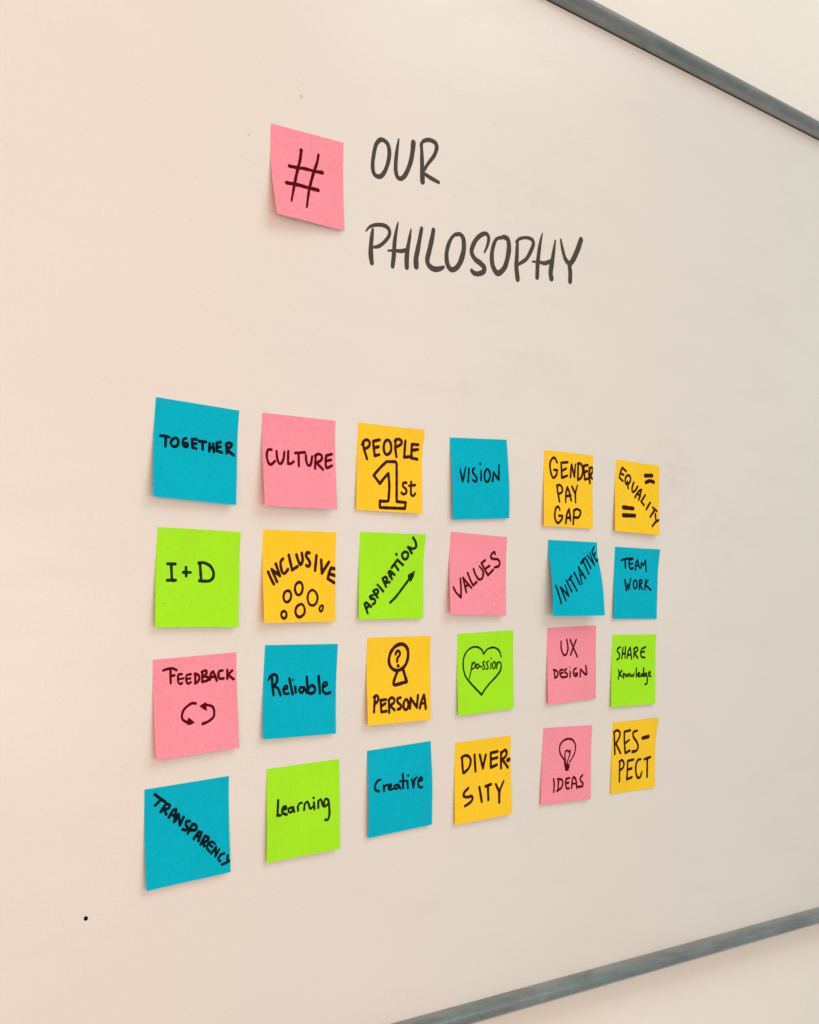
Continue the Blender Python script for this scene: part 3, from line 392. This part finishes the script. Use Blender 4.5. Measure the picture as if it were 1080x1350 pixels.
def add_strokes(bm, strokes, place, step, rng, wob=0.05):
    """strokes -> flat ribbons with round ends; every piece on its own hair-thin layer. place(u, v, layer) -> point"""
    layer = 0
    def disc(c, r, lay):
        vs = [bm.verts.new(place(c[0] + r * math.cos(t), c[1] + r * math.sin(t), lay)) for t in [2 * math.pi * k / 14 for k in range(14)]]
        bm.faces.new(vs)
    for mode, corners, raw in strokes:
        pts = [(u * 1e-4, v * 1e-4, w * 1e-5) for u, v, w in raw]
        if mode == 'P':
            vs = [bm.verts.new(place(u, v, layer)) for u, v, w in pts]
            c = bm.verts.new(place(sum(p[0] for p in pts) / len(pts), sum(p[1] for p in pts) / len(pts), layer))
            for k in range(len(vs)): bm.faces.new((vs[k], vs[(k + 1) % len(vs)], c))
            layer += 1; continue
        runs = []; a = 0
        for k in list(corners) + [len(pts) - 1]:
            # a sharp corner: the point is shared by the run before it and the run after it
            runs.append(pts[a:k + 1]); a = k
        if mode == 'C': runs = [pts]
        for r in runs:
            if len(r) < 2: 
                disc(r[0], r[0][2] / 2, layer); layer += 1; continue
            s = smooth_run(r, mode == 'C', step)
            ph = rng.uniform(0, 6.28); L = []; R = []
            for k, (u, v, w) in enumerate(s):
                q0 = s[max(k - 1, 0)]; q1 = s[min(k + 1, len(s) - 1)]
                if mode == 'C':
                    if k == 0 or k == len(s) - 1: q0, q1 = s[-2], s[1]
                dx, dy = q1[0] - q0[0], q1[1] - q0[1]; d = math.hypot(dx, dy) or 1e-9
                nx, ny = -dy / d, dx / d
                h = w / 2 * (1 + wob * math.sin(k * 0.55 + ph) + rng.uniform(-wob, wob) * 0.6)
                L.append(bm.verts.new(place(u + nx * h, v + ny * h, layer))); R.append(bm.verts.new(place(u - nx * h, v - ny * h, layer)))
            for k in range(len(L) - 1): bm.faces.new((L[k], L[k + 1], R[k + 1], R[k]))
            layer += 1
            if mode != 'C':
                disc(s[0], s[0][2] / 2, layer); disc(s[-1], s[-1][2] / 2, layer + 1); layer += 2
    for f in bm.faces:
        f.normal_update()
        if f.normal.y > 0: f.normal_flip()

rng = random.Random(4)
def board_place(x, z, lay): return (x, -0.00010 - lay * 0.000006, z)
for key, name, m, lab in (('word OUR', 'lettering', M_TITLE, 'word OUR brushed in dark grey capitals'),
                          ('word PHILOSOPHY', 'lettering', M_TITLE, 'word PHILOSOPHY brushed in dark grey capitals'),
                          ('dot', 'ink_dot', M_DOT, 'small round black dot near the lower left'),
                          ('speck', 'ink_speck', M_SPECK, None), ('speck2', 'ink_speck', M_SPECK, None)):
    bm = bmesh.new(); add_strokes(bm, BOARD_INK[key], board_place, 0.0012, rng, 0.03)
    o = link(name, bm, m, board)
    if lab: o['label'] = lab

# ------------------------------------------------------------------ sticky notes
SIZE = 0.076
def note_surface(pose):
    x, z, tilt, hl, hr, ex, st, belly, tr = pose
    def f(u, v):
        w = 0.5 - v / SIZE
        wc = min(max((w - st) / (1 - st), 0), 1.05); t = u / SIZE + 0.5
        h = hl * (1 - t) + hr * t
        y = h * wc ** ex + belly * math.sin(math.pi * min(max(w, 0), 1))
        c = min(max((u / SIZE + v / SIZE - 0.62) / 0.38, 0), 1.1)
        y += tr * c ** 1.5
        v2 = v + h * h / (2 * 0.06) * 0.6 * max(w, 0) ** 2     # a lifted sheet reaches less far down
        return u, v2, y
    return f

NOTES = [
 # key, colour, label
 ('hash', 'pink', 'pink note with a drawn hash sign, beside the title, lower left corner curling'),
 ('together', 'blue', 'blue note reading TOGETHER at the left end of the top row'),
 ('culture', 'pink', 'pink note reading CULTURE in the top row, bottom edge lifting'),
 ('people', 'yellow', 'yellow note reading PEOPLE above an outlined numeral 1st'),
 ('vision', 'blue', 'blue note reading VISION in thin letters, its right edge bowed'),
 ('gender', 'yellow', 'yellow note reading GENDER PAY GAP on three lines'),
 ('equality', 'yellow', 'yellow note with EQUALITY written slanting down between two equals signs'),
 ('id', 'green', 'green note reading I+D at the left end of the second row'),
 ('inclusive', 'yellow', 'yellow note with INCLUSIVE arched over six small drawn circles'),
 ('aspiration', 'green', 'green note with ASPIRATION written upward beside a rising arrow'),
 ('values', 'pink', 'pink note with VALUES slanting upward, below the blue VISION note'),
 ('initiative', 'blue', 'blue note with INITIATIVE slanting upward, peeling well off the board'),
 ('team', 'blue', 'blue note reading TEAM WORK at the right end of the second row'),
 ('feedback', 'pink', 'pink note reading FEEDBACK over two curved loop arrows'),
 ('reliable', 'blue', 'blue note reading Reliable in the third row beside the pink FEEDBACK note'),
 ('persona', 'yellow', 'yellow note with a question mark head drawn above the word PERSONA'),
 ('passion', 'green', 'green note with a drawn heart around the word passion'),
 ('ux', 'pink', 'pink note reading UX DESIGN directly under the peeling blue note'),
 ('share', 'green', 'green note reading SHARE Knowledge at the right end of the third row'),
 ('transparency', 'blue', 'blue note with TRANSPARENCY slanting down, at the lower left of the grid'),
 ('learning', 'green', 'green note reading learning in lower case in the bottom row'),
 ('creative', 'blue', 'blue note reading Creative in the bottom row, between green and yellow notes'),
 ('diversity', 'yellow', 'yellow note reading DIVER-SITY broken over two lines'),
 ('ideas', 'pink', 'pink note with a light bulb drawn above the word IDEAS'),
 ('respect', 'yellow', 'yellow note reading RES-PECT over two lines at the lower right, top corner lifting'),
]
PART_NAME = {'hash_mark': ('drawn_hash_sign', None), 'numeral_one': ('drawn_numeral', 'large outlined numeral 1'), 'suffix_st': ('handwriting', 'small letters st')}
NG = 32
for key, colr, label in NOTES:
    pose = POSE[key]; surf = note_surface(pose)
    root = empty('sticky_note', (pose[0], 0, pose[1]), label, 'sticky note', 'square sticky notes on the whiteboard')
    root.rotation_euler = (0, -pose[2], 0)
    rg = random.Random(key)
    ph = [rg.uniform(0, 6.28) for _ in range(4)]
    def ripple(u, v):      # paper is never perfectly flat; none of it along the glued strip
        w = min(max(0.35 - v / SIZE, 0), 1)
        return 0.00045 * w * (math.sin(u * 62 + ph[0]) + 0.55 * math.sin(v * 105 + u * 45 + ph[1]) + 0.35 * math.sin(u * 150 - v * 40 + ph[2]) + 0.6)
    bm = bmesh.new(); grid = {}
    for side, off in ((0, -0.00012), (1, -0.00003)):
        for i in range(NG + 1):
            for j in range(NG + 1):
                u, v = (i / NG - .5) * SIZE, (j / NG - .5) * SIZE
                a, b_, y = surf(u, v)
                grid[side, i, j] = bm.verts.new((a, -(y + max(0, ripple(u, v) + 0.0002 * 0)) + off, b_))
    for i in range(NG):
        for j in range(NG):
            bm.faces.new((grid[0, i, j], grid[0, i + 1, j], grid[0, i + 1, j + 1], grid[0, i, j + 1]))
            bm.faces.new((grid[1, i, j], grid[1, i, j + 1], grid[1, i + 1, j + 1], grid[1, i + 1, j]))
    for k in range(NG):
        for (a, b_) in (((k, 0), (k + 1, 0)), ((k + 1, NG), (k, NG)), ((0, k + 1), (0, k)), ((NG, k), (NG, k + 1))):
            bm.faces.new((grid[0, a[0], a[1]], grid[1, a[0], a[1]], grid[1, b_[0], b_[1]], grid[0, b_[0], b_[1]]))
    sheet = link('paper_sheet', bm, PAPER[colr], root, True)
    sheet.data.set_sharp_from_angle(angle=math.radians(60))
    def place(u, v, lay):
        u = min(max(u, -SIZE / 2 + 0.0002), SIZE / 2 - 0.0002)
        a, b_, y = surf(u, v)
        return (a, -(y + max(0, ripple(u, v))) - 0.00019 - lay * 0.000003, b_)
    for pname, strokes in INK[key]:
        bm = bmesh.new(); add_strokes(bm, strokes, place, 0.0008, rng)
        nm, lab = PART_NAME.get(pname, (pname, None))
        if nm.startswith('word_'): nm, lab = 'handwriting', 'handwritten word ' + nm[5:].upper()
        o = link(nm, bm, M_FLECK if nm == 'ink_speck' else INKM[colr], root)
        if lab: o['label'] = lab
